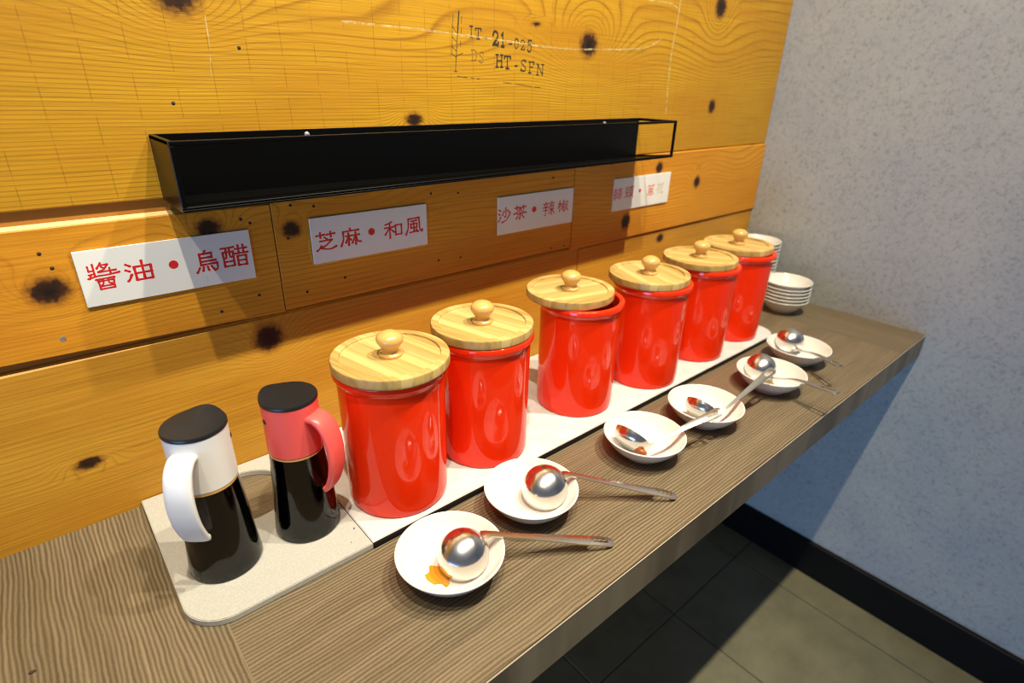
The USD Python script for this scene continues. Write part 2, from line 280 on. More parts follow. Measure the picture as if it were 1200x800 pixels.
for pl, pth, wd in [(midA, [(.097, .2528), (.104, .2528), (.1105, .2535)], .0050), (midA, [(.1110, .2535), (.1115, .257), (.1112, .260)], .003), (midB, [(.184, .2545), (.196, .2545), (.214, .2550)], .0046), (midB, [(.229, .2552), (.250, .2556), (.272, .2560)], .0050), (midB, [(.178, .290), (.1772, .272), (.181, .2555)], .0042), (midB, [(.305, .2562), (.33, .2566), (.3485, .2572)], .0024)]:
    part('bare_patch', ribbon(pth, wd * 1.5, .0002, 5, -.0035), 'bare_wood', pl, smooth=True, label='patch of paler bare wood by a sign edge')
for k, (pth, wd) in enumerate([([(.2494, .5306), (.2926, .5302), (.3517, .5297), (.4174, .5272), (.4757, .5256), (.5745, .5211), (.6688, .5223), (.7989, .530), (.8336, .5383), (.8589, .5491)], .0062),
                  ([(.9007, .62), (.8985, .5785), (.8947, .5512), (.8924, .5165), (.8945, .4736), (.8984, .4216)], .0075), ([(.8083, .6032), (.8691, .6037), (.8962, .5983)], .006), ([(.1047, .525), (.1041, .501), (.1007, .4697)], .003)]):
    part('glue_streak', ribbon(pth, wd, .0003, k), 'glue', top, smooth=True)

# ---- stamped lettering and the strokes used for the signs
def brush(strokes, w, taper=True, n=7):
    polys = []
    for s in strokes:
        p = spline(s, n) if len(s) > 2 and taper else np.vstack([np.linspace(s[i], s[i + 1], 5) for i in range(len(s) - 1)])
        t = np.linspace(0, 1, len(p)); r = w / 2 * ((.80 + .35 * np.abs(2 * t - 1) ** 1.5 + .12 * t) if taper else np.ones_like(t))
        discs = [Point(*q).buffer(rr, 5) for q, rr in zip(p, r)]
        polys += [unary_union([a, b]).convex_hull for a, b in zip(discs[:-1], discs[1:])]
    return unary_union(polys).simplify(w * .03)
def corner(pts):        # strokes with hard corners: split into straight runs
    return [list(pts[i:i + 2]) for i in range(len(pts) - 1)]
GRASS = [[(4, 84), (44, 86)], [(24, 98), (24, 72)], [(56, 84), (96, 87)], [(76, 98), (76, 72)]]
WATER = [[(8, 88), (20, 79)], [(4, 62), (15, 55)], [(4, 10), (12, 20), (20, 38)]]
CH = {
 'soy1': [[(23, 96), (23, 52)], [(7, 90), (8, 73)], [(8, 73), (23, 74)], [(6, 60), (23, 62)], [(13, 61), (6, 47)], [(48, 98), (34, 80)], *corner([(46, 90), (68, 90)]), [(68, 90), (54, 74), (36, 67)], [(48, 84), (56, 77)], [(1, 47), (30, 53), (64, 53), (99, 57)],
          [(36, 66), (90, 67)], [(72, 76), (72, 58)], [(22, 40), (80, 42)], *corner([(28, 33), (30, 4), (74, 5), (76, 34), (28, 33)]), [(43, 40), (42, 24), (36, 17)], [(60, 40), (60, 24), (68, 21)], [(30, 14), (74, 15)]],
 'oil': [*WATER, *corner([(34, 72), (35, 10), (91, 11), (92, 73), (34, 72)]), [(34, 42), (92, 43)], [(63, 98), (63, 11)]],
 'crow': [[(50, 99), (42, 86)], *corner([(24, 50), (24, 86), (76, 87), (75, 66)]), [(24, 67), (75, 68)], [(24, 50), (90, 51)], *corner([(24, 50), (24, 35), (95, 37)]), [(95, 37), (93, 10), (80, 4)], [(16, 22), (3, 2)], [(33, 24), (29, 8)], [(51, 24), (54, 8)], [(67, 25), (75, 11)]],
 'vinegar': [[(2, 92), (49, 93)], *corner([(6, 72), (7, 6), (44, 7), (45, 73), (6, 72)]), [(19, 92), (18, 52), (13, 45)], [(32, 92), (32, 52), (40, 48)], [(7, 27), (44, 28)], [(55, 82), (98, 83)], [(67, 98), (67, 60)], [(86, 98), (86, 60)], [(50, 60), (101, 61)], *corner([(60, 48), (60, 4), (92, 4), (93, 48), (60, 48)]), [(60, 26), (92, 26)]],
 'sesame1': [*GRASS, [(44, 71), (54, 60)], [(20, 52), (80, 54)], [(80, 54), (52, 28), (22, 14)], [(24, 26), (14, 12), (2, 2)], [(22, 14), (50, 5), (74, 4), (99, 14)]],
 'hemp': [[(50, 99), (54, 88)], [(14, 84), (94, 86)], [(16, 84), (14, 40), (1, 4)], [(28, 57), (54, 58)], [(41, 74), (40, 4)], [(40, 56), (26, 20)], [(42, 52), (52, 32)], [(61, 57), (95, 58)], [(77, 74), (76, 4)], [(76, 56), (58, 14)], [(78, 56), (86, 22), (101, 16)]],
 'and': [[(42, 96), (24, 88), (8, 84)], [(2, 64), (55, 66)], [(30, 90), (30, 0)], [(30, 63), (4, 24)], [(31, 60), (54, 34)], *corner([(64, 74), (64, 16), (97, 17), (98, 75), (64, 74)])],
 'wind': [[(18, 92), (16, 40), (1, 2)], [(18, 92), (84, 94)], [(84, 94), (86, 34), (92, 16), (101, 12)], [(101, 12), (101, 22)], [(34, 77), (68, 80)], *corner([(33, 60), (33, 38), (69, 39), (69, 61), (33, 60)]), [(51, 78), (51, 14)], [(26, 11), (72, 16)], [(64, 27), (76, 11)]],
 'sand': [*WATER, [(62, 97), (62, 42), (54, 38)], [(48, 76), (36, 50)], [(76, 80), (96, 58)], [(90, 48), (66, 16), (32, 2)]],
 'tea': [*GRASS, [(50, 78), (28, 54), (2, 42)], [(50, 78), (72, 54), (99, 44)], [(26, 40), (74, 41)], [(50, 57), (50, 4), (42, 8)], [(34, 27), (20, 8)], [(66, 27), (82, 9)]],
 'spicy': [[(24, 99), (28, 90)], [(6, 84), (46, 84)], [(16, 77), (20, 64)], [(36, 77), (32, 64)], [(2, 58), (49, 58)], [(6, 38), (46, 38)], [(26, 58), (25, 8), (16, 0)], [(54, 86), (98, 87)], [(76, 99), (76, 2)], *corner([(60, 70), (60, 44), (92, 44), (92, 70), (60, 70)]), [(74, 42), (53, 10)], [(78, 42), (100, 10)]],
 'pepper': [[(2, 70), (37, 70)], [(20, 97), (20, 2)], [(20, 67), (3, 34)], [(21, 66), (35, 46)], [(53, 97), (53, 60)], [(53, 80), (67, 80)], [(41, 60), (68, 60)], [(54, 60), (54, 4)], [(46, 44), (38, 20)], [(61, 44), (68, 28)], [(71, 80), (96, 80)], [(96, 80), (86, 36), (66, 4)], [(73, 64), (84, 34), (101, 8)]],
 'garlic': [*GRASS, [(8, 66), (42, 66)], [(3, 50), (47, 50)], [(25, 50), (25, 4)], [(14, 36), (5, 16)], [(36, 36), (45, 18)], [(58, 66), (92, 66)], [(53, 50), (98, 50)], [(75, 50), (75, 4)], [(64, 36), (55, 16)], [(86, 36), (96, 18)]],
 'head': [[(4, 90), (46, 90)], *corner([(10, 74), (10, 50), (40, 50), (40, 74), (10, 74)]), [(16, 40), (20, 26)], [(36, 40), (30, 26)], [(2, 12), (48, 16)], [(54, 94), (98, 95)], [(75, 94), (70, 80)], *corner([(60, 78), (60, 24), (92, 24), (92, 78), (60, 78)]), [(60, 60), (92, 60)], [(60, 42), (92, 42)], [(69, 20), (54, 2)], [(82, 20), (99, 3)]],
 'scallion': [*GRASS, [(50, 71), (44, 62)], *corner([(20, 60), (20, 30), (80, 30), (80, 60), (20, 60)]), [(38, 56), (64, 36)], [(62, 56), (36, 36)], [(10, 18), (3, 4)], [(28, 20), (34, 4), (66, 3), (72, 12)], [(47, 22), (54, 12)], [(82, 20), (95, 8)]],
 'flower': [*GRASS, [(34, 70), (5, 34)], [(24, 54), (24, 2)], [(88, 60), (57, 36)], [(58, 70), (58, 12), (68, 4), (94, 5), (97, 20)]],
}
def glyph(strokes, cx, cz, w, h, y, stroke=9.5, th=.00018, taper=True):
    g = brush(strokes, stroke, taper)
    m = extr(g, 1.0)
    v = m.vertices; m.vertices = np.stack([cx + (v[:, 0] - 50) / 100 * w, y + .0001 - th * v[:, 2], cz + (v[:, 1] - 50) / 100 * h], 1)
    m.faces = m.faces[:, ::-1]; return m
LET = {'I': [[(50, 100), (50, 0)], [(22, 100), (78, 100)], [(22, 0), (78, 0)]], 'T': [[(50, 100), (50, 0)], [(5, 100), (95, 100)], [(5, 100), (5, 82)], [(95, 100), (95, 82)], [(28, 0), (72, 0)]],
 '2': [[(10, 74), (24, 98), (60, 100), (86, 80), (70, 46), (14, 4)], [(14, 4), (92, 4)], [(92, 4), (94, 18)]], '1': [[(50, 100), (50, 0)], [(50, 100), (22, 84)], [(22, 0), (78, 0)]],
 '0': [[(50, 100), (18, 82), (12, 50), (18, 18), (50, 0), (82, 18), (88, 50), (82, 82), (50, 100)]], '5': [[(84, 98), (24, 98)], [(24, 98), (18, 56)], [(18, 56), (54, 64), (86, 40), (70, 8), (36, 0), (10, 16)]],
 'H': [[(18, 100), (18, 0)], [(82, 100), (82, 0)], [(18, 52), (82, 52)], [(4, 100), (34, 100)], [(4, 0), (34, 0)], [(66, 100), (96, 100)], [(66, 0), (96, 0)]],
 'S': [[(84, 82), (62, 99), (26, 94), (18, 72), (50, 52), (84, 32), (76, 6), (40, 0), (12, 18)], [(84, 82), (86, 98)], [(12, 18), (10, 2)]],
 'F': [[(22, 100), (22, 0)], [(6, 100), (90, 100)], [(90, 100), (90, 80)], [(22, 54), (66, 54)], [(6, 0), (44, 0)]], 'N': [[(16, 100), (16, 0)], [(16, 100), (84, 0)], [(84, 100), (84, 0)], [(2, 100), (20, 100)], [(2, 0), (32, 0)], [(68, 100), (98, 100)]],
 'D': [[(20, 100), (20, 0)], [(6, 100), (52, 100)], [(52, 100), (84, 84), (92, 50), (84, 16), (52, 0)], [(52, 0), (6, 0)]], '.': [[(34, 48), (66, 48)]]}
def stamp(chars, m):
    for ch, x, z, w, h, wt in chars:
        part('stamp_letter', glyph(LET[ch], x, z, w, h, 0, wt, .0002), m, top, smooth=False)
stamp([('I', .4347, .5322, .0085, .0125, 15), ('T', .4465, .5305, .0105, .0125, 13), ('.', .4600, .5263, .008, .008, 26), ('2', .4768, .5265, .0110, .0165, 22), ('1', .4900, .5256, .0080, .0165, 22), ('.', .5040, .5215, .010, .008, 26),
       ('0', .5155, .5225, .0085, .0125, 14), ('2', .5275, .5210, .0085, .0125, 12), ('5', .5412, .5205, .0100, .0150, 15)], 'ink_black')
stamp([('H', .4840, .4988, .0135, .0155, 14), ('T', .4990, .4975, .0125, .0155, 16), ('.', .5156, .4937, .010, .009, 26), ('S', .5300, .4945, .0120, .0145, 13), ('F', .5460, .4925, .0120, .0145, 13), ('N', .5640, .4900, .0150, .0145, 11)], 'ink_black')
stamp([('D', .4390, .5040, .0100, .0130, 9), ('S', .4520, .5020, .0085, .0130, 9)], 'ink_faint')
ear = [[(.4148, .5539), (.4120, .527)], [(.4120, .527), (.4078, .484)], [(.4053, .5493), (.4050, .541)], [(.4192, .5485), (.4186, .541)], [(.4184, .536), (.4176, .528)], [(.4168, .520), (.4164, .514)], [(.4045, .536), (.4100, .530)], [(.4040, .524), (.4098, .519)], [(.4030, .513), (.4092, .508)], [(.4010, .5045), (.4086, .5010)], [(.4086, .5010), (.4203, .506)], [(.4050, .483), (.4105, .4835)], [(.4040, .540), (.4026, .505)]]
for k, s in enumerate(ear):
    g = brush([[(a * 1000, b * 1000) for a, b in s]], (1.9, 1.0)[k > 0] if k < 2 else .75, False); m = extr(g, 1.0); v = m.vertices
    m.vertices = np.stack([v[:, 0] / 1000, .0001 - .0002 * v[:, 2], v[:, 1] / 1000], 1); m.faces = m.faces[:, ::-1]; part('stamp_emblem', m, 'ink_black', top, smooth=False)
for a, b in [((.4104, .4779), (.4274, .4762)), ((.4341, .4759), (.4385, .4756)), ((.4440, .4752), (.4490, .4749)), ((.4915, .4714), (.5088, .4702)), ((.514, .4697), (.5491, .4667)), ((.553, .4664), (.566, .4657))]:
    part('stamp_line', ribbon([a, ((a[0] + b[0]) / 2, (a[1] + b[1]) / 2), b], .0022, .0003, 3), 'ink_black', top, smooth=False)

# ---- grey wall, baseboard, floor, ceiling
o = thing('wall_right', 'grey mottled wallpapered side wall at the end of the counter', 'wall', (L, 0, 0), kind='structure')
part('wallpaper', bx(0, .1, -4.2, .10, -H, 1.86), 'wallpaper', o, smooth=False)
o = thing('baseboard_right', 'black skirting board along the foot of the grey wall', 'baseboard', (L, 0, -H), kind='structure')
part('board', bx(-.013, .0, -4.2, .02, 0, .1084, .003), 'baseboard_black', o, smooth=False)
fl = thing('floor', 'dark slate-look tiled floor below the counter', 'floor', (0, 0, -H), kind='structure')
part('grout', bx(-1.2, L, -4.2, .05, -.05, -.0022), 'floor_grout', fl, smooth=False)
for i in range(9):
    for j in range(8):
        x1, y1 = 1.2165 + .3015 - .3015 * i, .402 - .606 * j
        x0, y0 = x1 - .3015, y1 - .606
        x1 = min(x1, L); y1 = min(y1, .02)
        dz = rng.uniform(-.0004, .0004)
        if y0 > -3.9: part('tile', bx(x0 + .0014, x1 - .0014, y0 + .0014, y1 - .0014, -.02, dz, .0012), 'floor_tile_slate', fl, smooth=False)
o = thing('ceiling', 'plain pale ceiling above the counter', 'ceiling', (0, 0, 1.86), kind='structure')
part('ceiling_panel', bx(-1.2, L + .1, -4.2, .10, 0, .05), 'ceiling_paint', o, smooth=False)

# ================================================================ the counter
ct = thing('counter', 'long wall-mounted counter of dark brown wood-grain laminate', 'counter', (0, -W / 2, -.0513))
def slab(x0, x1, y0, y1, z0, z1, m, name='board', r=.0003, label=None):
    part(name, bx(x0, x1, y0, y1, z0, z1, r), m, ct, smooth=False, local=False, label=label)
slab(-1.15, -.0352, -W + .0022, -.0005, -.0513, 0, 'counter_grain_cross')
slab(-.0350, 1.1700, -W + .0022, -.0005, -.0513, 0, 'counter_grain_long')
slab(1.1702, L - .0004, -W + .0022, -.0005, -.0513, 0, 'counter_grain_cross')
slab(-1.15, L - .0004, -W, -W + .0021, -.0513, -.0000, 'counter_grain_long', 'edge_band', .00095, 'laminate edge band along the front')
slab(-1.15, L - .0004, -W - .0002, -W + .0008, -.0012, .0002, 'edge_highlight', 'arris_highlight', .0003, 'pale strip painted as a highlight along the top front edge')
slab(-.0355, -.0347, -W + .002, -.001, -.02, .00008, 'counter_seam', 'seam')

# ---- stone caddy board with a round hole, and the white tile board under the jars
TH = .0076
hole = (.035, -.0685, .0487)
rect = unary_union([sbox(-.0636, -.195, .1160, -.0015), sbox(-.020, -.2375, .1160, -.15), Point(-.0236, -.1975).buffer(.040, 16)]).buffer(0)
rect = rect.difference(Point(hole[0], hole[1]).buffer(hole[2], 32))
t = thing('serving_board', 'grey stone-look board with a round cut-out under the two sauce cruets', 'board', (.026, -.12, 0))
m = bevelled(rect, TH, .0008); part('board', m, 'stone_board', t, smooth=30, local=False)
for (x, y, r) in ((.1105, -.2035, .0011), (.0985, -.221, .0007)):
    d = lathe([(0, .0002), (r, .0001), (r, -.0006), (0, -.0006)], 10); d.apply_translation([x, y, TH]); part('speck', d, 'nail_hole', t, local=False)
p2 = unary_union([sbox(.1172, -.2360, 1.02, -.0015), sbox(.9, -.1960, 1.0600, -.0015), Point(1.0200, -.1960).buffer(.040, 16)]).buffer(0)
t = thing('tile_board', 'long glossy white tile board carrying the six red jars', 'board', (.588, -.12, 0))
part('board', bevelled(p2, TH, .0008), 'white_tile', t, smooth=30, local=False)
part('edge_strip', bx(.1166, 1.02, -.2388, -.2361, 0, TH - .0008, .0005), 'baseboard_black', t, smooth=False, local=False, label='dark grey edging strip')

# ================================================================ hanging things on the wall
# ---- black metal wall rack, open at the front and at the right end
x0, x1, z0, z1, D = .032, .8155, .3525, .4165, .084
def rack_mesh(m):            # the rack hangs a little out of true
    v = m.vertices.copy(); f = (v[:, 0] - x0) / (x1 - x0); b_ = 1 - (v[:, 2] - z0) / (z1 - z0); g = np.clip(-v[:, 1] / D, 0, 1)
    v[:, 2] += f * (.002 * (1 - b_) + b_ * (-.0042 * (1 - g) + .0055 * g)); m.vertices = v; return m
t = thing('wall_rack', 'long black open-fronted metal box rack mounted on the planks', 'rack', (.424, -.0005, z0))
b = .0042
part('back_panel', rack_mesh(bx(x0, x1, -.0030, -.0006, z0, z1, .0004)), 'black_metal', t, smooth=False, local=False)
part('bottom_panel', rack_mesh(bx(x0, x1, -D, -.0031, z0, z0 + .0022, .0004)), 'black_metal', t, smooth=False, local=False)
part('end_panel', rack_mesh(bx(x0, x0 + .0022, -D + b, -.0031, z0 + .0023, z1, .0004)), 'black_metal', t, smooth=False, local=False)
for q in [(x0, x1, -D, -D + b, z1 - b, z1), (x0, x1, -D, -D + b, z0 + .0023, z0 + .0023 + b * .6), (x0, x0 + b, -D, -D + b, z0 + .004, z1 - b), (x1 - b, x1, -D, -D + b, z0 + .004, z1 - b), (x1 - b, x1, -D + b, -.0031, z1 - b, z1), (x1 - b, x1, -D + b, -.0031, z0 + .0023, z0 + .0023 + b * .6), (x0, x0 + b, -D + b, -.0031, z1 - b + .0001, z1 + .0001)]:
    part('frame_bar', rack_mesh(bx(*q, .0006)), 'black_metal', t, smooth=False, local=False)
for x in (.192, .718):
    s = lathe([(0, -.0028), (.0016, -.0026), (.0030, -.0016), (.0034, 0), (0, 0)], 16); s.apply_transform(trimesh.transformations.rotation_matrix(-math.pi / 2, [1, 0, 0])); s.apply_translation([x, -.0030, z1 - .0055])
    part('screw', s, 'screw_metal', t, local=False, label='silver screw head')
# ---- the four sauce signs
SIGNS = [((-.0572, .1086, .2540, .3115), 'white sign lettered in red, leftmost, above the two cruets', [('soy1', -.0364, .2840, .0275, .0285), ('oil', -.0054, .2834, .0258, .0225), None, ('crow', .0590, .2825, .0236, .0240), ('vinegar', .0892, .2835, .0280, .0245)], .0266, .2845, .0046, ['red_ink'] * 4),
         ((.1804, .3494, .2566, .3146), 'white sign lettered in red, second from left, above the first two jars', [('sesame1', .1988, .2842, .0262, .0230), ('hemp', .2319, .2846, .0275, .0225), None, ('and', .2949, .2857, .0268, .0225), ('wind', .3273, .2866, .0265, .0235)], .2624, .2873, .0047, ['red_ink'] * 4),
         ((.4799, .6498, .2502, .3096), 'white sign lettered in red, third from left, ending at a plank joint', [('sand', .4931, .2810, .0262, .0235), ('tea', .5263, .2815, .0265, .0225), None, ('spicy', .5904, .2806, .0272, .0225), ('pepper', .6245, .2815, .0250, .0205)], .5572, .2829, .0048, ['red_ink'] * 4),
         ((.7580, .9338, .2548, .3146), 'white sign with red lettering paled by painted glare, rightmost, under the open rack end', [('garlic', .7702, .2864, .0255, .0215), ('head', .8041, .2870, .0262, .0215), None, ('scallion', .8717, .2850, .0225, .0215), ('flower', .9023, .2856, .0225, .0205)], .8369, .2867, .0036, ['red_ink', 'red_ink', 'red_ink_glare', 'tan_ink_glare'])]
for (a0, a1, c0, c1), lab, chars, dx, dz, dr, inks in SIGNS:
    t = thing('sign', lab, 'sign', ((a0 + a1) / 2, -.0037, c0))
    part('card', bx(a0, a1, -.0060, -.0037, c0, c1, .0004), 'sign_card', t, smooth=False, local=False)
    k = 0
    for c in chars:
        if c is None: continue
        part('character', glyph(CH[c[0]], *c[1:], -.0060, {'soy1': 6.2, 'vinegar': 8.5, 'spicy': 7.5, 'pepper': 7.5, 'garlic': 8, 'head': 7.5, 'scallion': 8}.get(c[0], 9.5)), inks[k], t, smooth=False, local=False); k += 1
    d = extr(Point(0, 0).buffer(dr, 20), .0002); v = d.vertices; d.vertices = np.stack([v[:, 0] + dx, -.0059 - v[:, 2], v[:, 1] + dz], 1); d.faces = d.faces[:, ::-1]
    part('dot', d, 'red_ink', t, smooth=False, local=False)

# ================================================================ cruets
def swept_band(path, width, th, side, n=10):
    """A strap along path (radial, z) in the plane of direction e, width across it."""
    p = spline(path, n); d = np.gradient(p, axis=0); d /= np.linalg.norm(d, axis=1)[:, None]; nr = np.stack([d[:, 1], -d[:, 0]], 1)
    rings = []; ring = [(math.copysign(abs(math.cos(a)) ** .55, math.cos(a)), math.copysign(abs(math.sin(a)) ** .55, math.sin(a))) for a in np.linspace(0, 2 * np.pi, 20, endpoint=False)]
    for k in range(len(p)):
        w = np.interp(k / (len(p) - 1), *width); tt = np.interp(k / (len(p) - 1), *th)
        rings.append([(p[k, 0] + nr[k, 0] * tt / 2 * b_ + .18 * tt * nr[k, 0] * (a_ * a_ - .5), w / 2 * a_, p[k, 1] + nr[k, 1] * tt / 2 * b_) for a_, b_ in ring])
    v = np.array(rings); K, N = v.shape[:2]; v = v.reshape(-1, 3); f = []
    for k in range(K - 1):
        for i in range(N):
            a, b_, c, d_ = k * N + i, k * N + (i + 1) % N, (k + 1) * N + (i + 1) % N, (k + 1) * N + i; f += [(a, b_, c), (a, c, d_)]
    for k, o in ((0, 0), (K - 1, 1)):
        v = np.vstack([v, v[k * N:(k + 1) * N].mean(0)]); c = len(v) - 1
        f += [((k * N + i, k * N + (i + 1) % N, c) if o else (k * N + (i + 1) % N, k * N + i, c)) for i in range(N)]
    m = trimesh.Trimesh(v, f, process=False); m.fix_normals(); return m
def cruet(x, y, ang, plastic, label):
    t = thing('soy_cruet', label, 'cruet', (x, y, TH), ang)         # local +x: the spout; -x: the handle
    rb, rc, zc, zt = .0357, .0277, .1055, .1640
    fr = lambda z: rb + (rc - rb) * (z / zc) ** .92
    out = [(0, 0), (rb - .004, 0), (rb - .001, .0012), (rb, .004)] + [(fr(z), z) for z in np.linspace(.012, zc, 9)]
    gl = out + [(rc - .0012, zc)]
    part('glass_body', lathe(gl), 'glass', t)
    part('soy_sauce', lathe([(0, .0014), (rb - .0055, .0016), (rb - .0022, .004)] + [(fr(z) - .0014, z) for z in np.linspace(.012, zc - .004, 8)] + [(0, zc - .004)]), 'soy', t)
    part('sauce_rim', lathe([(rc - .0010, zc - .0022), (rc + .0002, zc - .0020), (rc + .0002, zc), (rc - .001, zc)], 48), 'amber_soy', t, label='amber ring where the sauce meets the collar')
    part('collar', lathe([(rc - .003, zc + .0002), (rc - .0002, zc + .0002), (rc + .0006, zc + .002), (.0281, zt - .012), (.0283, zt - .0005), (.0276, zt), (.0, zt)]), plastic, t)
    # lid: black disc, swept up to a beak over the spout
    n = 64; a = np.linspace(0, 2 * np.pi, n, endpoint=False); rings = []
    for (r, z, k) in [(0, -.001, 0), (.0262, -.001, 0), (.0287, .0002, 1), (.0288, .0024, 1), (.0278, .0040, .9), (.021, .0048, .5), (.012, .0050, .1), (0, .0050, 0)]:
        beak = np.clip(np.cos(a), 0, 1) ** 9
        rr = r + k * .0026 * beak; zz = zt + z + k * (.0030 if z > 0 else 0) * beak
        rings.append(np.stack([rr * np.cos(a), rr * np.sin(a), zz], 1))
    v = np.vstack(rings); f = []
    for k in range(len(rings) - 1):
        for i in range(n): f += [(k * n + i, k * n + (i + 1) % n, (k + 1) * n + (i + 1) % n), (k * n + i, (k + 1) * n + (i + 1) % n, (k + 1) * n + i)]
    lid = trimesh.Trimesh(v, f, process=False); part('lid', lid, 'black_plastic', t)
    hd = swept_band([(.024, .1480), (.034, .1475), (.0430, .1395), (.0485, .1240), (.0500, .1060), (.0480, .0880), (.0432, .0730), (.0385, .0640), (.0350, .0655)], ([0, .1, .5, .85, 1], [.0235, .0240, .0260, .0255, .0215]), ([0, .5, .9, 1], [.0085, .0058, .0060, .0045]), 1)
    hd.vertices[:, 0] *= -1; hd.faces = hd.faces[:, ::-1]; part('handle', hd, plastic, t, smooth=50)
    for s in (-1, 1):
        e = trimesh.creation.icosphere(2, .0030); e.apply_scale([1, 1, .35])
        al = math.radians(65) * s; e.apply_transform(trimesh.geometry.align_vectors([0, 0, 1], [math.cos(al), math.sin(al), 0])); e.apply_translation([.0281 * math.cos(al), .0281 * math.sin(al), .147])
        part('eye_dot', e, 'black_plastic', t, label='small black dot on the collar')
    return t
cruet(-.0123, -.1587, 52, 'white_plastic', 'soy sauce cruet with white collar, white handle and black lid')
cruet(.0759, -.1605, 121, 'pink_plastic', 'soy sauce cruet with coral pink collar and handle and black lid')

# ================================================================ jars and lids
JZ = .1750          # rim height above the tile board
jar = lathe([(0, 0), (.0560, 0), (.0580, .0006), (.0592, .0030), (.0596, .010), (.0606, .150), (.0606, .1590), (.0602, .1612), (.0612, .1632)] + arc(.0618, .1690, .0032, -60, 20, 5) + arc(.0620, .1722, .0028, 10, 90, 5)
    + arc(.0586, .1725, .0022, 100, 180, 4) + [(.0562, .160), (.0562, .012), (.050, .008), (0, .008)], 96)
lidm = lathe([(0, 0), (.0648, 0), (.0658, .001), (.0660, .0025), (.0660, .0102), (.0652, .0116), (.0640, .0120), (.0566, .0120), (.0560, .0116), (.0556, .0096), (.0550, .0092), (0, .0092)], 96)
knob = lathe([(0, .0092), (.0128, .0092), (.0132, .0104), (.0130, .0124), (.0112, .0136), (.0098, .0150), (.0092, .0172), (.0096, .0196), (.0118, .0216)] + arc(.0080, .0290, .0072, -55, 60, 7) + [(.0085, .0372), (.0045, .0386), (0, .0390)], 48)
JARS = [(.1883, -.1715), (.3278, -.1645), (.5185, -.1575), (.6760, -.1720), (.8350, -.1680), (.9755, -.1640)]
LIDP = [(.1883, -.1740, 12), (.3272, -.1620, 15), (.5100, -.1420, 78), (.6720, -.1660, -20), (.8300, -.1610, 30), (.9740, -.1550, 8)]
JL = ['red enamelled jar nearest the camera, beside the pink cruet', 'second red jar from the camera', 'third red jar from the camera, its rim showing beside a shifted lid', 'fourth red jar from the camera, between the shifted lid and the far pair', 'fifth red jar from the camera, second from the far end', 'sixth red jar, farthest, in front of the dish stacks']
LL = ['bamboo lid with knob on the nearest red jar', 'bamboo lid with knob on the second red jar', 'bamboo lid pushed aside on the third red jar, showing its rim', 'bamboo lid with knob on the fourth red jar', 'bamboo lid with knob on the fifth red jar', 'bamboo lid with knob on the farthest red jar']
ORD = ['nearest', 'second', 'third', 'fourth', 'fifth', 'farthest']
j0 = l0 = None
for i, (x, y) in enumerate(JARS):
    if i == 0:
        j0 = thing('red_jar', JL[0], 'jar', (x, y, TH), 0, 'red jars on the tile board'); part('body', jar, 'red_enamel', j0)
    else: dup(j0, JL[i], (x, y, TH), 17 * i)
for i, (x, y, a) in enumerate(LIDP):
    if i == 0:
        l0 = thing('jar_lid', LL[0], 'lid', (x, y, TH + JZ), a, 'bamboo lids on the red jars'); part('disc', lidm, 'bamboo', l0); part('knob', knob, 'knob_wood', l0)
    else: dup(l0, LL[i], (x, y, TH + JZ + (0.0001)), a)

# ================================================================ dishes
dish = lathe([(0, .0022), (.0250, .0022), (.0260, 0), (.0290, 0), (.0300, .0030), (.0400, .0090), (.0485, .0180), (.0538, .0265), (.0556, .0298)] + arc(.0558, .0310, .0012, -20, 150, 6) + [(.0520, .0278), (.0465, .0198), (.0380, .0118), (.0285, .0078), (.0150, .0065), (0, .0063)], 80)
DP = [(.1635, -.3180), (.2962, -.2975), (.4970, -.3130), (.6390, -.3210), (.8240, -.3335), (.9690, -.3150)]
DL = ['white sauce dish with a ladle and mustard-coloured smear, nearest the camera', 'white sauce dish with a face-down ladle, second from the camera', 'white sauce dish holding a ladle with brown sauce, third from the camera',
      'white sauce dish crossed by a ladle handle, fourth from the camera', 'white sauce dish with cream sauce, fifth from the camera', 'white sauce dish farthest from the camera, beside the tile board corner']
d0 = None
for i, (x, y) in enumerate(DP):
    if i == 0: d0 = thing('sauce_dish', DL[0], 'dish', (x, y, 0), 0, 'white dishes along the counter'); part('bowl', dish, 'porcelain', d0)
    else: dup(d0, DL[i], (x, y, 0), 0)
bowl = lathe([(0, .0022), (.0230, .0022), (.0240, 0), (.0270, 0), (.0280, .0030), (.0370, .0105), (.0445, .0215), (.0500, .0300)] + arc(.0519, .0313, .0013, -20, 160, 6) + [(.0475, .0270), (.0420, .0190), (.0335, .0104), (.0250, .0070), (0, .0064)], 64)
NUM = ['topmost', 'second', 'third', 'fourth', 'fifth', 'sixth', 'seventh', 'eighth', 'ninth', 'tenth', 'eleventh', 'twelfth', 'thirteenth', 'fourteenth']
b0 = None
for (x, y, n, dz, stack) in [(1.212, -.170, 6, .0080, 'short'), (1.249, -.0645, 14, .0084, 'tall')]:
    for k in range(n):
        z = (n - 1 - k) * dz + (.0022 if k == 0 and stack == 'short' else 0)
        lab = ('topmost white bowl' if k == 0 else 'bottom white bowl' if k == n - 1 else NUM[k] + ' white bowl from the top') + ' of the %s stack %s' % (stack, 'in front of the grey wall' if stack == 'short' else 'in the corner behind the jars')
        loc = (x + rng.uniform(-.0002, .0002), y + rng.uniform(-.0002, .0002), z)
        if b0 is None: b0 = thing('stacked_bowl', lab, 'bowl', loc, 0, 'white bowls in the short stack'); part('bowl', bowl, 'porcelain', b0)
        else: dup(b0, lab, loc, 0, 'white bowls in the %s stack' % stack)

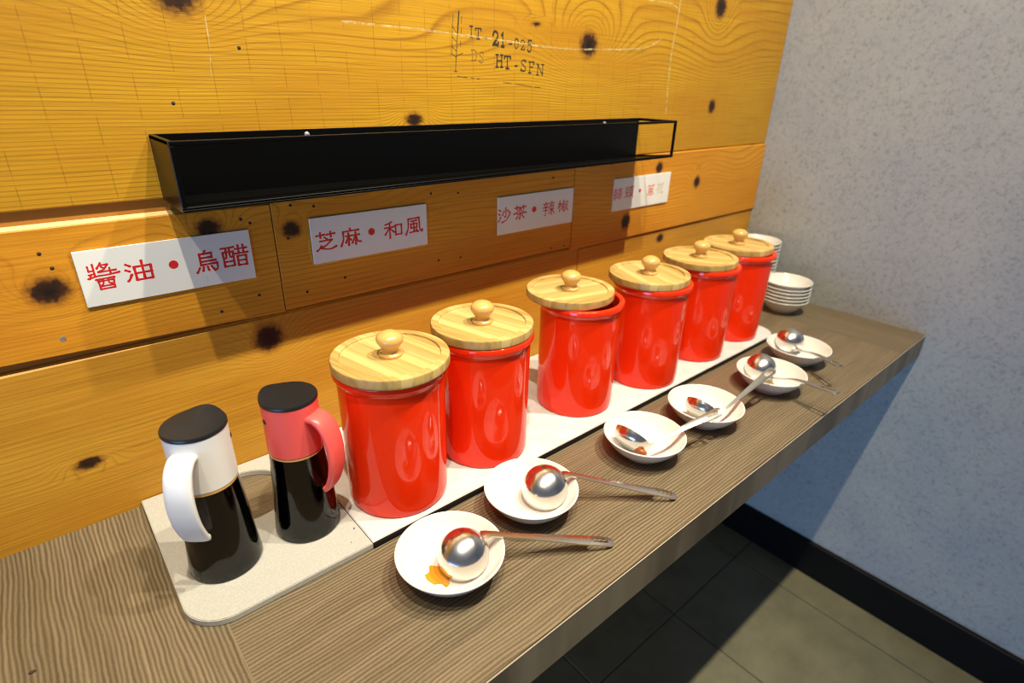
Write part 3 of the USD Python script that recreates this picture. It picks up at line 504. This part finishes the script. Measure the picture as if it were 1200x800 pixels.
# ================================================================ ladles
def unit(v): v = np.array(v, float); return v / np.linalg.norm(v)
def ladle(label, centre, axis, r, path, flat, wide=.0140, depth=.0255, taper=(1.15, .56, .52, .95, 1.0, .86, .50)):
    """centre: of the rim; axis: from the opening towards the bottom of the bowl; path: handle in table coordinates; flat: normal of the strap"""
    centre, axis = np.array(centre, float), unit(axis)
    base = np.array([centre[0], centre[1], min(centre[2], 0.01)])
    t = thing('ladle', label, 'ladle', base)
    a = np.linspace(0, 90, 12); prof = [(r * math.cos(math.radians(q)) ** .8, depth * math.sin(math.radians(q))) for q in a[:-1]] + [(0, depth)]
    inn = [(max(q[0] - .0009, 0), max(q[1] - .0008, 0)) for q in prof][::-1]; inn[0] = (0, depth - .0009)
    m = lathe([(0, depth)] + prof[::-1][1:] + [(r + .0002, -.0004), (r - .0008, -.0004)] + inn[::-1][1:], 56); m.fix_normals()
    m.apply_transform(trimesh.geometry.align_vectors([0, 0, 1], axis)); m.apply_translation(centre)
    part('bowl', m, 'steel', t, smooth=50, local=False)
    p = spline(path, 12); s = np.concatenate([[0], np.cumsum(np.linalg.norm(np.diff(p, axis=0), axis=1))]); Ls = s[-1]
    # flat outline with the hanging slot, bent along the path
    ws = np.interp(np.linspace(0, 1, 40), [0, .06, .3, .75, .93, .98, 1], np.array(taper) * wide) / 2
    xs = np.linspace(0, Ls, 40); poly = Polygon(list(zip(xs, ws)) + list(zip(xs[::-1], -ws[::-1])))
    slot = LineString([(Ls - .024, 0), (Ls - .010, 0)]).buffer(wide * .25, 6)
    poly = poly.difference(slot)
    man = m3.Manifold.extrude(m3.CrossSection([np.array(poly.exterior.coords)[:-1].tolist()] + [np.array(i.coords)[:-1].tolist() for i in poly.interiors], m3.FillRule.EvenOdd), .0019).translate([0, 0, -.00095]).refine_to_length(.004)
    h = tm(man); v = h.vertices.copy(); P = np.stack([np.interp(v[:, 0], s, p[:, k]) for k in range(3)], 1)
    T = np.gradient(p, axis=0); T /= np.linalg.norm(T, axis=1)[:, None]; Tv = np.stack([np.interp(v[:, 0], s, T[:, k]) for k in range(3)], 1); Tv /= np.linalg.norm(Tv, axis=1)[:, None]
    U = np.cross(np.tile(unit(flat), (len(v), 1)), Tv); U /= np.linalg.norm(U, axis=1)[:, None]; Nn = np.cross(Tv, U)
    crown = .0012 * (1 - (np.abs(v[:, 1]) / (wide / 2)) ** 2)                       # gently arched across
    h.vertices = P + U * v[:, 1:2] + Nn * (v[:, 2:3] + crown[:, None]); h.fix_normals()
    part('handle', h, 'steel_satin', t, smooth=35, local=False)
    return t
def dome_down(label, centre, neck, lean, end, depth):
    centre, neck, end = (np.array(q, float) for q in (centre, neck, end)); u = unit(neck - centre); ax = unit(np.array(lean) - u * np.dot(u, lean))
    d = end - neck
    ladle(label, centre, ax, np.linalg.norm(neck - centre), [neck - u * .0012 + ax * .0025, neck + d * .06 + [0, 0, .0022], neck + d * .3 + [0, 0, .0015], neck + d * .65 + [0, 0, .0012], neck + d * .9 + [0, 0, .0014], end], [0, 0, 1], depth=depth)
dome_down('steel ladle lying face down on the nearest dish, handle on the counter', (.1740, -.3262, .0240), (.1980, -.3289, .0360), (-.30, -.38, .87), (.3255, -.4027, .0030), .0250)
dome_down('steel ladle lying face down on the second dish, handle on the counter', (.3130, -.3034, .0244), (.3372, -.3119, .0360), (-.30, -.38, .87), (.4480, -.4024, .0030), .0250)
lad3 = ladle('steel ladle with brown sauce lying in the third dish, handle across the fourth dish', (.4775, -.3085, .0318), (-.76, -.05, -.64), .0270,
      [(.4785, -.3330, .0275), (.4960, -.3400, .0330), (.5450, -.3520, .0440), (.5750, -.3610, .0505), (.5969, -.3671, .0550)], (.0, -.35, 1), .0140, .020, (.24, .22, .38, .80, 1.0, .92, .60))
rs = trimesh.creation.icosphere(3, 1.0); q = meshkit.fbm(rs.vertices * 2.2 + 5, 3, 4)
rs.vertices *= (.75 + .5 * q)[:, None]; rs.apply_scale([.0075, .0120, .0042])
ax3 = unit((-.76, -.05, -.64)); rs.apply_transform(trimesh.geometry.align_vectors([0, 0, 1], ax3)); rs.apply_translation(np.array([.4775, -.3085, .0318]) + np.array([0, -1, 0]) * .0185 + ax3 * .0135)
part('sauce_residue', rs, 'sauce_brown', lad3, smooth=True, local=False, label='brown chilli sauce clinging to the bowl')
ladle('steel ladle lying in the fourth dish, handle raised over the fifth dish', (.6222, -.3257, .0314), (-.76, -.05, -.64), .0265,
      [(.6230, -.3500, .0285), (.6450, -.3530, .0350), (.7150, -.3540, .0480), (.7500, -.3542, .0535), (.7769, -.3539, .0570)], (.0, -.35, 1), .0140, .020, (.24, .22, .38, .80, 1.0, .92, .60))
ladle('steel ladle face down in the fifth dish, handle reaching out over the counter edge', (.8310, -.3112, .0238), (-.45, -.20, .87), .0262,
      [(.8245, -.3345, .0165), (.8220, -.3500, .0225), (.8160, -.3780, .0345), (.8095, -.4100, .0405), (.8046, -.4480, .0450)], [0, 0, 1], .0130, .0260)
ladle('steel ladle face down in the farthest dish, handle pointing to the front', (.9860, -.2905, .0262), (-.45, -.20, .87), .0258,
      [(.9718, -.3098, .0205), (.9580, -.3280, .0260), (.9440, -.3520, .0345), (.9280, -.3800, .0395), (.9078, -.4110, .0440)], [0, 0, 1], .0130, .0250)

# ================================================================ sauce left in the dishes
def puddle(name, label, x, y, z, pts, m, th=.0014, seed=0, tilt=None):
    c = spline(list(pts) + [pts[0]], 6); poly = Polygon(c).buffer(0); 
    if poly.geom_type != 'Polygon': poly = max(poly.geoms, key=lambda g: g.area)
    lay = [extr(poly, th * .35), extr(poly.buffer(-.0009), th * .75), extr(poly.buffer(-.0022), th)]
    t = thing(name, label, 'sauce', (x, y, z)); part('puddle', cat(*[l for l in lay if len(l.vertices)]), m, t, smooth=60); return t
puddle('mustard_smear', 'mustard-coloured smear beside the ladle in the nearest dish', .1480, -.3215, .0068, [(-.017, .004), (-.013, .011), (-.006, .012), (-.001, .018), (.005, .012), (.012, .004), (.021, -.004), (.020, -.010), (.010, -.011), (.004, -.010), (.001, -.016), (-.005, -.017), (-.006, -.010), (-.013, -.006)], 'sauce_mustard')
puddle('mustard_drop', 'single small mustard-coloured drop right of the ladle in the nearest dish', .1840, -.3430, .0098, [(-.0022, 0), (0, .0020), (.0024, .0006), (.001, -.0018)], 'sauce_mustard', .001)
puddle('thin_sauce', 'thin yellowish sauce beside the ladle in the fourth dish', .6280, -.3170, .0072, [(-.022, .004), (-.012, .011), (.004, .012), (.018, .006), (.020, -.004), (.008, -.010), (-.008, -.009), (-.018, -.005)], 'sauce_cream')
puddle('garlic_sauce', 'pale cream sauce under the ladle in the fifth dish', .8180, -.3280, .0074, [(-.024, .004), (-.014, .013), (.004, .014), (.018, .008), (.020, -.006), (.008, -.014), (-.008, -.013), (-.020, -.008)], 'sauce_cream')
t = thing('crumb', 'tiny dark crumb on the counter at the lower left', 'crumb', (-.1778, -.1800, 0))
cr = trimesh.creation.icosphere(1, .0016); cr.apply_scale([1.7, .9, .6]); cr.apply_translation([0, 0, .0009]); part('crumb', cr, 'nail_hole', t)
